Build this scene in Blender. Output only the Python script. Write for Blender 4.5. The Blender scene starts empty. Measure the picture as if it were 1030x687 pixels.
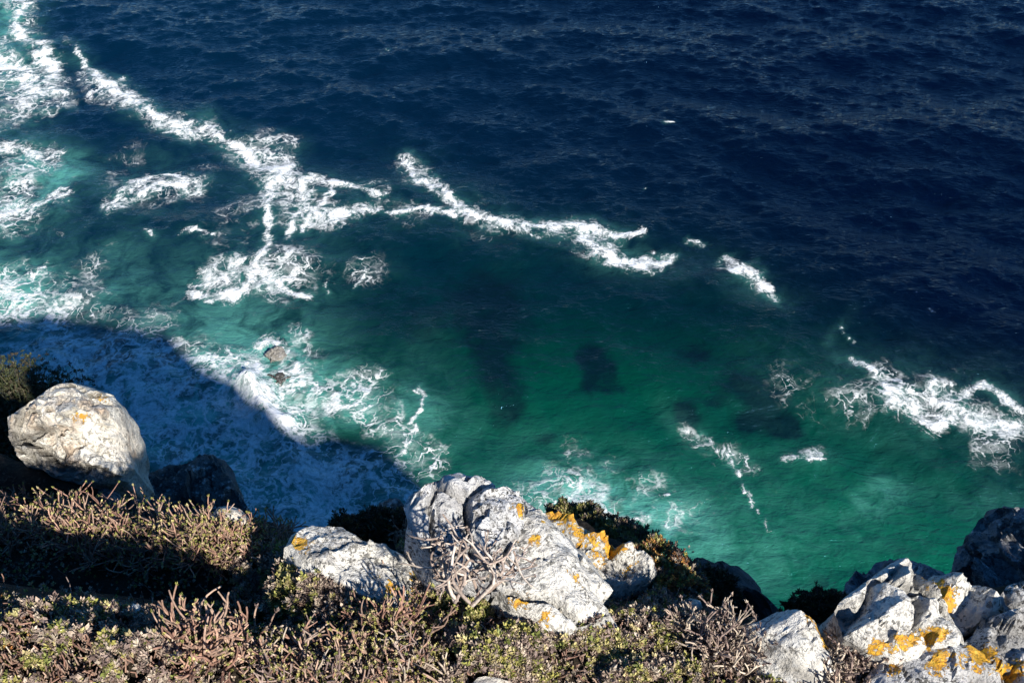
import bpy, bmesh, math, random
import numpy as np
from mathutils import Vector, geometry

SC = bpy.context.scene
COL = SC.collection
random.seed(7)
RNG = np.random.default_rng(11)

# ------------------------------------------------------------------ camera
CAMH = 60.0
PITCH = math.radians(45.0)
FPX = 983.0                       # focal length for a 1030 px wide picture
CAM = np.array([0.0, 0.0, CAMH])
FW = np.array([0.0, math.cos(PITCH), -math.sin(PITCH)])
UP = np.array([0.0, math.sin(PITCH), math.cos(PITCH)])
RT = np.array([1.0, 0.0, 0.0])

cam_d = bpy.data.cameras.new("camera")
cam_d.sensor_width = 36.0
cam_d.lens = 36.0 * FPX / 1030.0
cam_d.clip_start = 0.05
cam_d.clip_end = 20000.0
cam = bpy.data.objects.new("camera", cam_d)
COL.objects.link(cam)
cam.location = CAM
cam.rotation_euler = (math.pi / 2 - PITCH, 0, 0)
SC.camera = cam

def rays(px, py):
    px = np.asarray(px, float); py = np.asarray(py, float)
    return (FW + RT * ((px - 515.0) / FPX)[..., None] + UP * ((343.5 - py) / FPX)[..., None])

def topix(p):
    q = p - CAM
    d = q @ FW
    ds = np.where(d > 0.5, d, 0.5)
    return 515.0 + FPX * (q @ RT) / ds, 343.5 - FPX * (q @ UP) / ds, d

def sstep(a, b, x):
    t = np.clip((x - a) / (b - a), 0, 1)
    return t * t * (3 - 2 * t)

# ------------------------------------------------------------------ noise
def _h(ix, iy, iz, s):
    n = (ix.astype(np.int64) * 374761393 + iy.astype(np.int64) * 668265263 + iz.astype(np.int64) * 2147483647 + s * 974711) & 0xffffffff
    n = ((n ^ (n >> 13)) * 1274126177) & 0xffffffff
    n = ((n ^ (n >> 16)) * 2246822519) & 0xffffffff
    return ((n ^ (n >> 15)) & 0xffffff) / float(0xffffff)

def vnoise(p, s=0):
    i = np.floor(p); f = p - i; i = i.astype(np.int64)
    u = f * f * f * (f * (f * 6 - 15) + 10)
    r = 0
    for dx in (0, 1):
        wx = u[:, 0] if dx else 1 - u[:, 0]
        for dy in (0, 1):
            wy = u[:, 1] if dy else 1 - u[:, 1]
            for dz in (0, 1):
                wz = u[:, 2] if dz else 1 - u[:, 2]
                r = r + wx * wy * wz * _h(i[:, 0] + dx, i[:, 1] + dy, i[:, 2] + dz, s)
    return r * 2 - 1

def fbm(p, oct=5, s=0, gain=0.5, lac=2.03):
    a, r, q = 1.0, 0, p
    for k in range(oct):
        r = r + a * vnoise(q + 13.7 * k, s + k)
        a *= gain; q = q * lac
    return r

def cells(p, s=0):
    """nearest cell centre, F1, F2 and a random vector of the nearest cell"""
    i = np.floor(p).astype(np.int64)
    n = len(p)
    f1 = np.full(n, 9.0); f2 = np.full(n, 9.0)
    c1 = np.zeros((n, 3)); r1 = np.zeros((n, 3))
    for dx in (-1, 0, 1):
        for dy in (-1, 0, 1):
            for dz in (-1, 0, 1):
                a, b, c = i[:, 0] + dx, i[:, 1] + dy, i[:, 2] + dz
                q = np.stack([a + _h(a, b, c, s), b + _h(a, b, c, s + 1), c + _h(a, b, c, s + 2)], 1)
                d = np.linalg.norm(p - q, axis=1)
                rv = np.stack([_h(a, b, c, s + 3), _h(a, b, c, s + 4), _h(a, b, c, s + 5)], 1) * 2 - 1
                m = d < f1
                f2 = np.where(m, f1, np.minimum(f2, d))
                c1 = np.where(m[:, None], q, c1); r1 = np.where(m[:, None], rv, r1)
                f1 = np.where(m, d, f1)
    return c1, f1, f2, r1

# ------------------------------------------------------------------ mesh helpers
def mesh_np(name, verts, faces, nper, attrs=None, smooth=True):
    """faces: (n, nper) int array or list of such arrays"""
    me = bpy.data.meshes.new(name)
    verts = np.asarray(verts, np.float32)
    groups = [(np.asarray(f, np.int32), k) for f, k in zip(faces, nper)] if isinstance(nper, (list, tuple)) else [(np.asarray(faces, np.int32), nper)]
    groups = [(f, k) for f, k in groups if len(f)]
    me.vertices.add(len(verts)); me.vertices.foreach_set("co", verts.ravel())
    loops = np.concatenate([f.ravel() for f, k in groups])
    tot = np.concatenate([np.full(len(f), k, np.int32) for f, k in groups])
    start = np.concatenate([[0], np.cumsum(tot)[:-1]]).astype(np.int32)
    me.loops.add(len(loops)); me.loops.foreach_set("vertex_index", loops)
    me.polygons.add(len(tot)); me.polygons.foreach_set("loop_start", start)
    me.polygons.foreach_set("loop_total", tot)
    me.update(calc_edges=True)
    me.validate()
    me.polygons.foreach_set("use_smooth", np.full(len(me.polygons), smooth, bool))
    for k, v in (attrs or {}).items():
        v = np.asarray(v, np.float32)
        if v.ndim == 1:
            a = me.attributes.new(k, 'FLOAT', 'POINT'); a.data.foreach_set("value", v)
        else:
            a = me.attributes.new(k, 'FLOAT_COLOR', 'POINT')
            if v.shape[1] == 3:
                v = np.concatenate([v, np.ones((len(v), 1), np.float32)], 1)
            a.data.foreach_set("color", np.ascontiguousarray(v).ravel())
    return me

def link(name, me, mat=None, parent=None, **props):
    o = bpy.data.objects.new(name, me)
    COL.objects.link(o)
    if mat is not None and me is not None:
        me.materials.append(mat)
    if parent is not None:
        o.parent = parent
    for k, v in props.items():
        if v is not None:
            o[k] = v
    return o

def empty(name, loc, label, cat, group=None):
    o = link(name, None, label=label, category=cat, group=group)
    o.location = loc
    o.empty_display_size = 0.1
    return o

# ------------------------------------------------------------------ node helpers
class NT:
    def __init__(self, name):
        self.m = bpy.data.materials.new(name); self.m.use_nodes = True
        self.t = self.m.node_tree; self.t.nodes.clear()
        self.out = self.n('ShaderNodeOutputMaterial')
    def n(self, typ, **kw):
        x = self.t.nodes.new(typ)
        for k, v in kw.items():
            setattr(x, k, v)
        return x
    def lk(self, a, b):
        self.t.links.new(a, b)
    def put(self, sock, v):
        if hasattr(v, 'is_output'):
            self.lk(v, sock)
        else:
            if isinstance(v, (tuple, list)) and len(v) == 3 and sock.type == 'RGBA':
                v = (*v, 1)
            sock.default_value = v
    def math(self, op, a, b=0.0, c=0.0, clamp=False):
        x = self.n('ShaderNodeMath', operation=op); x.use_clamp = clamp
        for s, v in zip(x.inputs, (a, b, c)):
            self.put(s, v)
        return x.outputs[0]
    def ramp(self, v, a, b, lo=0.0, hi=1.0, smooth=True):
        x = self.n('ShaderNodeMapRange', interpolation_type='SMOOTHSTEP' if smooth else 'LINEAR')
        self.put(x.inputs[0], v); self.put(x.inputs[1], a); self.put(x.inputs[2], b)
        self.put(x.inputs[3], lo); self.put(x.inputs[4], hi)
        return x.outputs[0]
    def mix(self, f, a, b, typ='MIX'):
        x = self.n('ShaderNodeMix', data_type='RGBA', blend_type=typ)
        self.put(x.inputs[0], f); self.put(x.inputs[6], a); self.put(x.inputs[7], b)
        return x.outputs[2]
    def attr(self, name, col=False):
        x = self.n('ShaderNodeAttribute', attribute_name=name)
        return x.outputs['Color' if col else 'Fac']
    def pos(self):
        return self.n('ShaderNodeNewGeometry').outputs['Position']
    def noise(self, vec, scale, detail=6, rough=0.55, dist=0.0, lac=2.0, col=False):
        x = self.n('ShaderNodeTexNoise')
        self.put(x.inputs['Vector'], vec); self.put(x.inputs['Scale'], scale)
        x.inputs['Detail'].default_value = detail; x.inputs['Roughness'].default_value = rough
        x.inputs['Distortion'].default_value = dist; x.inputs['Lacunarity'].default_value = lac
        return x.outputs['Color' if col else 'Fac']
    def vor(self, vec, scale, feature='F1', rnd=1.0):
        x = self.n('ShaderNodeTexVoronoi', feature=feature)
        self.put(x.inputs['Vector'], vec); self.put(x.inputs['Scale'], scale)
        x.inputs['Randomness'].default_value = rnd
        return x.outputs['Distance']
    def mapping(self, vec, loc=(0, 0, 0), rot=(0, 0, 0), sc=(1, 1, 1)):
        x = self.n('ShaderNodeMapping'); self.put(x.inputs['Vector'], vec)
        x.inputs['Location'].default_value = loc; x.inputs['Rotation'].default_value = rot
        x.inputs['Scale'].default_value = sc
        return x.outputs[0]
    def vadd(self, a, b, scale=1.0):
        x = self.n('ShaderNodeVectorMath', operation='MULTIPLY_ADD')
        self.put(x.inputs[0], b); x.inputs[1].default_value = (scale,) * 3; self.put(x.inputs[2], a)
        return x.outputs[0]
    def bump(self, h, strength, dist, normal=None):
        x = self.n('ShaderNodeBump'); x.inputs['Strength'].default_value = strength
        x.inputs['Distance'].default_value = dist; self.put(x.inputs['Height'], h)
        if normal is not None:
            self.put(x.inputs['Normal'], normal)
        return x.outputs[0]
    def pbr(self, color, rough=0.8, normal=None, spec=0.5, ior=1.5):
        x = self.n('ShaderNodeBsdfPrincipled')
        self.put(x.inputs['Base Color'], color); self.put(x.inputs['Roughness'], rough)
        self.put(x.inputs['Specular IOR Level'], spec); self.put(x.inputs['IOR'], ior)
        if normal is not None:
            self.put(x.inputs['Normal'], normal)
        self.lk(x.outputs[0], self.out.inputs[0])
        return x

#@SECTION WATER
# ------------------------------------------------------------------ sea
def seg_field(X, Y, pts):
    """soft coverage of a polyline with per-point radius, in photo coordinates"""
    best = np.full(X.shape, -9.0)
    for (x0, y0, r0), (x1, y1, r1) in zip(pts[:-1], pts[1:]):
        dx, dy = x1 - x0, y1 - y0
        t = np.clip(((X - x0) * dx + (Y - y0) * dy) / max(dx * dx + dy * dy, 1e-6), 0, 1)
        d = np.hypot(X - x0 - t * dx, Y - y0 - t * dy)
        r = (r0 + t * (r1 - r0)) * .74
        best = np.maximum(best, 1 - d / (2 * r))      # 1 on the line, 0.5 at the radius, 0 at twice it
    return best.clip(0, 1)

def blob(X, Y, cx, cy, rx, ry, rot=0):
    c, s = math.cos(math.radians(rot)), math.sin(math.radians(rot))
    u = ((X - cx) * c + (Y - cy) * s) / rx; v = (-(X - cx) * s + (Y - cy) * c) / ry
    return np.exp(-(u * u + v * v))

FOAM = [
    [(22, -20, 8), (26, 20, 9), (34, 50, 12), (40, 80, 14), (44, 100, 12), (60, 96, 7), (72, 98, 5)],
    [(-20, 60, 12), (10, 66, 10), (25, 90, 10)],
    [(74, 58, 6), (100, 80, 10), (130, 100, 11), (160, 118, 12), (195, 128, 13), (215, 122, 12), (235, 145, 14), (265, 160, 19), (288, 166, 20), (300, 185, 15), (330, 186, 9), (345, 190, 6)],
    [(285, 180, 15), (276, 205, 7), (266, 232, 5), (255, 258, 9), (250, 280, 17), (235, 298, 9), (205, 300, 5)],
    [(258, 280, 14), (285, 290, 7), (302, 298, 5), (318, 294, 5)],
    [(300, 190, 8), (290, 225, 5), (284, 240, 4)],
    [(318, 200, 6), (300, 225, 4)],
    [(230, 260, 10), (215, 290, 12)],
    [(395, 163, 6), (420, 180, 12), (440, 200, 12), (468, 220, 10), (500, 226, 11), (540, 234, 12), (572, 238, 13), (600, 240, 12), (628, 236, 6)],
    [(585, 248, 10), (615, 258, 9), (645, 262, 8), (668, 258, 6)],
    [(300, 215, 7), (330, 222, 7), (365, 212, 7), (405, 214, 6), (440, 218, 5), (465, 226, 5)],
    [(345, 190, 5), (380, 195, 6)],
    [(678, 237, 4), (706, 243, 4)],
    [(738, 264, 5), (762, 280, 8), (786, 299, 6)],
    [(848, 363, 5), (868, 378, 8), (880, 395, 8), (905, 408, 10), (930, 424, 11), (965, 420, 10), (1000, 425, 11), (1024, 430, 10)],
    [(935, 385, 8), (945, 405, 9), (968, 415, 9)],
    [(978, 405, 8), (1000, 392, 7), (1018, 400, 8), (1026, 415, 7)],
    [(105, 208, 5), (130, 186, 7), (165, 182, 8), (205, 190, 7)],
    [(115, 212, 6), (150, 200, 8), (190, 195, 7)],
    [(-15, 160, 10), (20, 150, 9), (50, 152, 7)],
    [(-15, 228, 16), (20, 214, 12), (45, 200, 7), (55, 184, 4)],
    [(-10, 290, 24), (12, 296, 18), (30, 312, 8)],
    [(35, 270, 5), (48, 255, 4)],
    [(248, 362, 9), (258, 362, 9), (242, 384, 14), (262, 400, 25), (278, 422, 24), (292, 430, 11)],
    [(262, 346, 6), (272, 342, 6), (286, 344, 6), (293, 355, 6), (289, 367, 6), (272, 370, 6)],
    [(566, 484, 6), (580, 492, 8), (590, 498, 6)],
    [(610, 528, 7), (626, 532, 8), (642, 526, 4)],
    [(652, 504, 3), (662, 502, 3)],
    [(280, 385, 8), (300, 380, 7)],
    [(664, 131, 2.4), (678, 133, 2.2)], [(647, 182, 1.6), (652, 183, 1.5)], [(374, 44, 1.4), (379, 45, 1.2)],
    [(148, 238, 4), (154, 240, 4)], [(182, 236, 4), (206, 240, 3)], [(376, 270, 4), (370, 285, 3)], [(334, 278, 4), (338, 286, 3)],
    [(700, 438, 3), (715, 450, 3.4), (735, 458, 2.6), (757, 478, 1.9), (768, 505, 1.9), (775, 530, 2.0), (778, 545, 1.6)], [(415, 395, 3), (428, 405, 4), (424, 430, 3), (418, 455, 4), (405, 460, 3)], [(855, 330, 1.8), (862, 350, 2)],
 [(800, 461, 4), (832, 460, 3)],
    
]
LACE = [  # (cx, cy, rx, ry, rot, strength)
    (0, 95, 45, 60, 0, .9), (20, 30, 30, 40, 0, .8), (15, 195, 55, 45, 0, .9), (160, 190, 65, 30, 0, .75), (255, 285, 75, 42, 0, .85),
    (290, 225, 60, 35, 0, .7), (355, 215, 80, 22, 0, .7), (460, 210, 70, 30, 25, .5), (620, 252, 80, 22, 10, .6), (765, 282, 45, 20, 30, .5),
    (930, 410, 110, 40, 10, .7), (0, 300, 60, 50, 0, .9), (70, 310, 90, 60, 0, .62), (180, 325, 90, 40, 0, .6), (60, 380, 120, 60, 0, 1.45),
    (150, 400, 110, 60, 0, 1.45), (230, 420, 100, 70, 0, 1.45), (300, 480, 90, 60, 0, 1.45), (320, 510, 90, 34, 0, 1.45), (360, 400, 75, 40, 20, .85), (310, 365, 55, 40, 0, .8),
    (425, 400, 25, 45, 10, .55), (425, 450, 22, 35, 0, .5), (470, 425, 40, 20, 20, .35), (545, 490, 40, 26, 0, .6), (585, 492, 60, 36, 0, .95), (635, 518, 66, 30, 0, .9),
    (700, 440, 25, 14, 40, .8), (735, 458, 30, 12, 25, .55), (765, 490, 12, 22, -20, .3), (855, 345, 8, 25, 20, .4), (815, 460, 28, 9, 0, .7),
    (500, 445, 25, 14, 0, .35), (300, 260, 40, 25, 0, .5), (130, 250, 90, 30, 0, .35), (335, 280, 40, 14, 0, .45), (60, 345, 80, 30, 0, .8), (240, 350, 60, 25, 0, .7),
]
MILK = [
    (60, 172, 36, 20, 0, .36), (10, 190, 45, 36, 0, .3), (115, 250, 40, 14, 0, .10), (135, 283, 50, 14, 0, .14), (10, 300, 40, 40, 0, .4), (240, 325, 70, 18, 0, .16), (285, 362, 50, 28, 0, .4),
    (360, 395, 55, 24, 15, .30), (60, 400, 140, 70, 0, .55), (240, 420, 70, 50, 0, .55), (310, 500, 110, 40, 0, .55), (160, 430, 80, 60, 0, .4), (585, 495, 60, 30, 0, .46), (625, 522, 60, 24, 20, .5),
    (650, 530, 80, 40, 20, .10), (545, 480, 50, 26, 0, .14), (425, 430, 30, 50, 0, .08), (890, 500, 30, 16, -25, .32), (880, 545, 90, 40, 0, .05), (780, 570, 40, 40, 0, .10),
    (690, 570, 60, 35, 20, .12), (760, 520, 90, 60, 0, .06), (1000, 500, 60, 20, 0, .1), (0, 20, 40, 60, 0, .3),
]
KELP = [
    (588, 362, 16, 15, 20, 1.2), (602, 378, 17, 18, -20, 1.2), (586, 388, 12, 9, 0, .8), (622, 392, 10, 6, 0, .4), (700, 355, 18, 10, 0, .6), (748, 388, 24, 12, 20, .9), (770, 400, 16, 14, 0, .9), (764, 424, 20, 13, -20, .9), (792, 428, 16, 15, 0, .9), (724, 404, 12, 7, 0, .5), (656, 396, 12, 6, 10, .35), (540, 366, 14, 7, 0, .35), (690, 415, 14, 16, 0, .7), (745, 390, 60, 30, 0, .3),
    (490, 310, 46, 36, 0, .85), (500, 350, 26, 46, 0, .85), (545, 435, 16, 10, 0, .6), (508, 400, 20, 28, 0, .5), (420, 330, 40, 16, 10, .35), (910, 555, 30, 16, 20, .35),
    (860, 520, 40, 16, 10, .2), (640, 345, 30, 10, 0, .3), (820, 590, 25, 25, 0, .35), (420, 300, 60, 20, 0, .4), (340, 450, 45, 50, 20, .45), (283, 382, 16, 8, 20, .7), (300, 440, 30, 30, 0, .3),
]

def axis(lo, hi, step, far_lo, far_hi, grow=1.25):
    a = list(np.arange(lo, hi + step, step))
    s = step; x = a[-1]
    while x < far_hi:
        s *= grow; x += s; a.append(x)
    s = step; x = a[0]; pre = []
    while x > far_lo:
        s *= grow; x -= s; pre.append(x)
    return np.array(pre[::-1] + a)

def build_sea():
    xs = axis(-75, 75, 0.34, -6000, 6000, 1.3)
    ys = axis(24, 132, 0.34, -400, 9000, 1.3)
    X, Y = np.meshgrid(xs, ys)
    x, y = X.ravel(), Y.ravel()
    P = np.stack([x, y, np.zeros_like(x)], 1)
    px, py, dep = topix(P)
    vis = dep > 5
    px = np.where(vis, px, 5000); py = np.where(vis, py, 5000)
    P3 = P * np.array([1, 1, 0])
    # uneven edges: bend the picture of the foam with world-space noise
    wx = fbm(P3 * 0.16, 5, 3, gain=.6) * 13; wy = fbm(P3 * 0.16, 5, 9, gain=.6) * 8
    FX, FY = px + wx, py + wy
    foam = np.zeros_like(x)
    for pl in FOAM:
        foam = np.maximum(foam, seg_field(FX, FY, pl))
    wx2 = fbm(P3 * 0.07, 4, 23) * 22; wy2 = fbm(P3 * 0.07, 4, 29) * 14
    LX, LY = px + wx2, py + wy2
    lace = np.zeros_like(x); milk = np.zeros_like(x); kelp = np.zeros_like(x)
    for a in LACE:
        lace = np.maximum(lace, blob(LX, LY, *a[:5]) ** .8 * a[5])
    lace *= 1 - .16 * sstep(0, 60, 300 - py)
    wide = np.zeros_like(x)
    for pl in FOAM:
        if max(p[2] for p in pl) >= 5:
            wide = np.maximum(wide, seg_field(LX * .5 + FX * .5, LY * .5 + FY * .5, [(a, b, c * 1.3 + 3) for a, b, c in pl]))
    lace = np.maximum(lace, np.clip(wide * .75, 0, .52))
    for a in MILK:
        milk = 1 - (1 - milk) * (1 - blob(LX, LY, *a[:5]) * a[5])
    for a in KELP:
        kelp = 1 - (1 - kelp) * (1 - np.clip(blob(px + wx * .5, py + wy * .5, *a[:5]) * 1.45 * a[5], 0, .97))
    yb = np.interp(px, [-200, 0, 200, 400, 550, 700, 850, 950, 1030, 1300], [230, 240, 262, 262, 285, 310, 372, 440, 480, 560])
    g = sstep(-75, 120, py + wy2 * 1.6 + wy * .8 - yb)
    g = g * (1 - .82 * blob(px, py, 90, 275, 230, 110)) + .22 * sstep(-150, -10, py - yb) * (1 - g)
    bright = sstep(300, 560, py + wy2 - (px - 620).clip(0, 999) * .12)
    deep = sstep(250, 1000, px + (350 - py) * .5)  # deeper water, plus vignette darkening put into the colour
    # waves
    z = np.zeros_like(x)
    r = np.random.default_rng(5)
    for k in range(84):
        lam = 1.1 * (14.0 / 1.1) ** (r.random() ** 1.9)
        ang = math.radians(-100 + r.normal() * 34)      # travel towards the coast
        kx, ky = math.cos(ang) * 2 * math.pi / lam, math.sin(ang) * 2 * math.pi / lam
        ph = r.random() * 6.283
        th = kx * x + ky * y + ph + 0.9 * fbm(P3 * (0.35 / lam), 2, 40 + k % 6)
        z += 0.0053 * lam ** .86 * (np.sin(th) + .25 * np.sin(2 * th + 1.5))
    fade = 1 / (1 + np.maximum(0, np.hypot(x, y - 75) - 110) / 60)
    for lam, ang, amp, ph in ((19, -96, .11, .4), (25, -80, .13, 2.1), (14, -120, .09, 4.0), (33, -106, .13, 1.0)):
        a = math.radians(ang)
        th = 2 * math.pi / lam * (math.cos(a) * x + math.sin(a) * y) + ph + 1.6 * fbm(P3 * .02, 2, 47)
        z += amp * (np.sin(th) + .22 * np.sin(2 * th + 1.4))
    z *= fade * (1 - .12 * sstep(0, .8, g))
    z += foam * .08 + fbm(P3 * .9, 3, 70) * .05 * np.clip(foam * 1.5 + lace * .7, 0, 1)
    # the breaker thrown up beside the sea rock
    brk = seg_field(FX, FY, [(240, 382, 10), (262, 400, 15), (280, 424, 12)])
    z += brk * (1.1 + .5 * fbm(P3 * .8, 4, 77))
    V = np.stack([x, y, z], 1)
    nx, ny = len(xs), len(ys)
    i = np.arange(nx * ny).reshape(ny, nx)
    F = np.stack([i[:-1, :-1], i[:-1, 1:], i[1:, 1:], i[1:, :-1]], -1).reshape(-1, 4)
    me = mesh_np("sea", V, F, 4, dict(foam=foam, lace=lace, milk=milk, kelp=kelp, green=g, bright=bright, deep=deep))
    return me

def sea_material():
    t = NT("sea_water")
    pos = t.pos()
    flat = t.mapping(pos, sc=(1, 1, 0))
    foam, lace, milk = t.attr('foam'), t.attr('lace'), t.attr('milk')
    kelp, green, bright, deep = t.attr('kelp'), t.attr('green'), t.attr('bright'), t.attr('deep')
    warp = t.noise(flat, .22, 4, .55, 0, col=True)
    wv = t.vadd(flat, warp, 3.2)
    # body colour of the water: deep blue to shallow green, vignette darkening painted in
    col = t.mix(deep, (.0003, .0090, .0240), (.0002, .0018, .0092))
    gcol = t.mix(bright, (.0002, .0150, .0128), (.0007, .0660, .0400))
    patch = t.noise(flat, .05, 4, .55, .6)
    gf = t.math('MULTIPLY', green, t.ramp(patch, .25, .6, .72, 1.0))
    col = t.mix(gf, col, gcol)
    kn = t.ramp(t.math('ADD', kelp, t.math('MULTIPLY', t.math('SUBTRACT', t.noise(wv, .30, 6, .68), .5), 1.9)), .25, 1.0, 0, .88)
    col = t.mix(kn, col, (.0008, .0060, .0110))
    # aerated milky water
    mn = t.noise(wv, .35, 7, .62, .8)
    mf = t.math('MULTIPLY', t.math('ADD', milk, t.math('ADD', t.math('MULTIPLY', lace, .13), t.math('MULTIPLY', foam, .13))), t.ramp(mn, .28, .68, .15, 1.35), clamp=True)
    col = t.mix(mf, col, (.11, .40, .34))
    # foam: broken sheet + web of strands
    fn = t.noise(wv, .75, 9, .68, .5)
    fn2 = t.noise(wv, 2.6, 6, .72, .4)
    fn3 = t.noise(flat, 7.0, 4, .7, .3)
    nz = t.math('ADD', t.math('MULTIPLY', t.math('SUBTRACT', fn, .5), 2.4), t.math('MULTIPLY', t.math('SUBTRACT', fn2, .5), 1.5))
    nz = t.math('ADD', nz, t.math('MULTIPLY', t.math('SUBTRACT', fn3, .5), .6))
    fsum = t.math('ADD', t.math('MULTIPLY', foam, 1.0), nz)
    fm = t.math('MULTIPLY', t.ramp(fsum, .46, 1.12), t.ramp(foam, .04, .4))
    w2 = t.vadd(flat, t.noise(flat, .45, 3, .55, 0, col=True), 3.0)
    w2 = t.vadd(w2, t.noise(flat, 1.7, 3, .55, 0, col=True), .25)
    def web(scale, off, wdt, det=1.5):
        rn = t.noise(t.mapping(w2, loc=off), scale, det, .5, .2)
        ridge = t.math('ABSOLUTE', t.math('SUBTRACT', rn, .5))
        lim = t.math('MULTIPLY', t.math('MULTIPLY', lace, wdt), t.ramp(fn2, .3, .7, .35, 1.5))
        return t.math('SUBTRACT', 1.0, t.ramp(ridge, t.math('MULTIPLY', lim, .15), t.math('ADD', lim, .003)))
    wb = t.math('MAXIMUM', web(.20, (0, 0, 0), .050), web(.40, (31, 7, 0), .055))
    wb = t.math('MAXIMUM', wb, t.math('MULTIPLY', web(.9, (5, 61, 0), .06), .8))
    gate = t.ramp(t.math('ADD', lace, t.math('MULTIPLY', t.math('SUBTRACT', t.noise(w2, .14, 5, .6), .5), 2.7)), .40, .85)
    gate = t.math('MULTIPLY', gate, t.ramp(lace, .05, .22))
    haze = t.math('MULTIPLY', t.ramp(fn, .42, .72), t.math('MULTIPLY', gate, .34))
    lm = t.math('MULTIPLY', t.math('MULTIPLY', wb, gate), t.ramp(fn2, .3, .6, .35, 1.0))
    lm = t.math('MAXIMUM', lm, haze)
    al = t.math('MAXIMUM', fm, t.math('MULTIPLY', lm, .85), clamp=True)
    col = t.mix(al, col, (.80, .82, .83))
    # ripples finer than the mesh
    r1 = t.noise(t.mapping(flat, rot=(0, 0, .25), sc=(.7, 1.5, 1)), 1.05, 5, .58, .5)
    r2 = t.noise(t.mapping(flat, rot=(0, 0, -.45), sc=(.7, 1.4, 1)), 2.8, 4, .55, .4)
    h = t.math('ADD', t.math('MULTIPLY', r1, .55), t.math('MULTIPLY', r2, .20))
    h = t.math('ADD', h, t.math('MULTIPLY', t.math('MULTIPLY', al, fn2), .25))
    nrm = t.bump(h, 1.0, .42)
    rough = t.ramp(al, 0, .6, .06, .95)
    pb = t.pbr(col, rough, nrm, .30, 1.33)
    pb.inputs['Specular Tint'].default_value = (.25, .62, 1.0, 1)
    return t.m

sea = link("sea_water", build_sea(), sea_material(), kind='structure')

#@SECTION TERRAIN
# ------------------------------------------------------------------ headland
SLOPE = math.tan(math.radians(34))
EYE = 2.25

def plane_z(x, y):
    z = CAMH - EYE - SLOPE * y
    return np.where(y < -1.0, CAMH - EYE + SLOPE + .12 * (-1 - y), z)

def on_plane(px, py, p0, n):
    d = rays(px, py)
    t = ((p0 - CAM) @ n) / (d @ n)
    return CAM + d * t[..., None]

GN = np.array([0, SLOPE, 1.0]) / math.hypot(SLOPE, 1)
G0 = np.array([0, 0, CAMH - EYE])

def gp(px, py):
    return on_plane(np.array(float(px)), np.array(float(py)), G0, GN)

# lip of the ground against the drop, in photo coordinates
LIP = [(-60, 452), (0, 455), (60, 470), (130, 490), (200, 500), (250, 528), (300, 545), (345, 535), (400, 530), (440, 515), (500, 520), (560, 528), (600, 545),
       (640, 560), (690, 592), (720, 615), (760, 632), (800, 628), (850, 618), (900, 600), (960, 590), (1030, 580), (1090, 570)]
_lp = np.array([gp(*p) for p in LIP])
LX_, LY_ = _lp[:, 0], _lp[:, 1]

def lip_y(x):
    y = np.interp(x, LX_, LY_)
    y = np.where(x < LX_[0], LY_[0] - .25 * (LX_[0] - x).clip(0, 4), y)
    return np.where(x > LX_[-1], LY_[-1] - .86 * np.minimum(x - LX_[-1], 16) - .52 * (x - LX_[-1] - 16).clip(0), y)

BUMPS = [  # photo x, y, radius across, radius along the slope, height
    (60, 665, .75, .34, .26), (-60, 660, .7, .4, .25), (100, 596, .95, .13, -.20), (140, 540, .60, .16, .10), (20, 540, .5, .2, .08), (80, 488, .9, .2, -.45),
    (230, 660, .3, .22, .08), (230, 560, .3, .2, .1), (360, 665, .45, .22, .10), (300, 630, .3, .1, -.14), (480, 655, .6, .22, .12), (640, 645, .5, .2, .12),
    (720, 655, .3, .2, .10), (600, 535, .45, .16, .14), (660, 570, .3, .15, .08), (460, 560, .35, .14, -.05), (850, 670, .3, .2, .1),
]
_bp = [(gp(a, b), rx, ry, h) for a, b, rx, ry, h in BUMPS]

_d = rays(np.array(14.0), np.array(446.0)); BUSH_C = CAM + _d / np.linalg.norm(_d) * 12.0

def ground_z(x, y):
    x = np.asarray(x, float); y = np.asarray(y, float)
    sh = x.shape
    x, y = x.ravel(), y.ravel()
    z = plane_z(x, y)
    for c, rx, ry, h in _bp:
        z = z + h * np.exp(-((x - c[0]) / rx) ** 2 - ((y - c[1]) / (ry * 1.25)) ** 2)
    P = np.stack([x, y, np.zeros_like(x)], 1)
    z = z + .06 * fbm(P * 1.6, 4, 90)
    # unseen shoulder of the hill, added at the right to shade the dark rock
    z = z + 6.5 * sstep(6.0, 9.5, x) * np.exp(-((y - .2) / 4.2) ** 2)
    e = y - lip_y(x) - .10 * fbm(P * 2.3, 3, 95) - 2.3 * sstep(3.5, 9, np.abs(x)) * fbm(P * .30, 5, 93, gain=.66)
    far = np.hypot(x, y)
    rough = np.minimum(1, e.clip(0) / 3) * 1.6 * fbm(P * .35, 4, 99)
    drop = np.where(e > 0, 2.2 * e * e / (e + .35) + .9 * e + .09 * e * e, 0)
    z = z - drop * (1 + 0 * far) + rough * (e > 0) * .5
    # ledge that carries the dark bush at the far left
    z = np.maximum(z, BUSH_C[2] - .12 - 1.5 * ((x - BUSH_C[0]) ** 2 + (y - BUSH_C[1]) ** 2))
    return np.maximum(z, -4).reshape(sh)

def build_ground():
    xs = axis(-4.2, 4.2, 0.03, -260, 260, 1.12)
    ys = axis(1.2, 6.6, 0.03, -240, 60, 1.09)
    X, Y = np.meshgrid(xs, ys)
    Z = ground_z(X, Y)
    V = np.stack([X.ravel(), Y.ravel(), Z.ravel()], 1)
    i = np.arange(X.size).reshape(X.shape)
    F = np.stack([i[:-1, :-1], i[:-1, 1:], i[1:, 1:], i[1:, :-1]], -1).reshape(-1, 4)
    return mesh_np("headland", V, F, 4)

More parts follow.
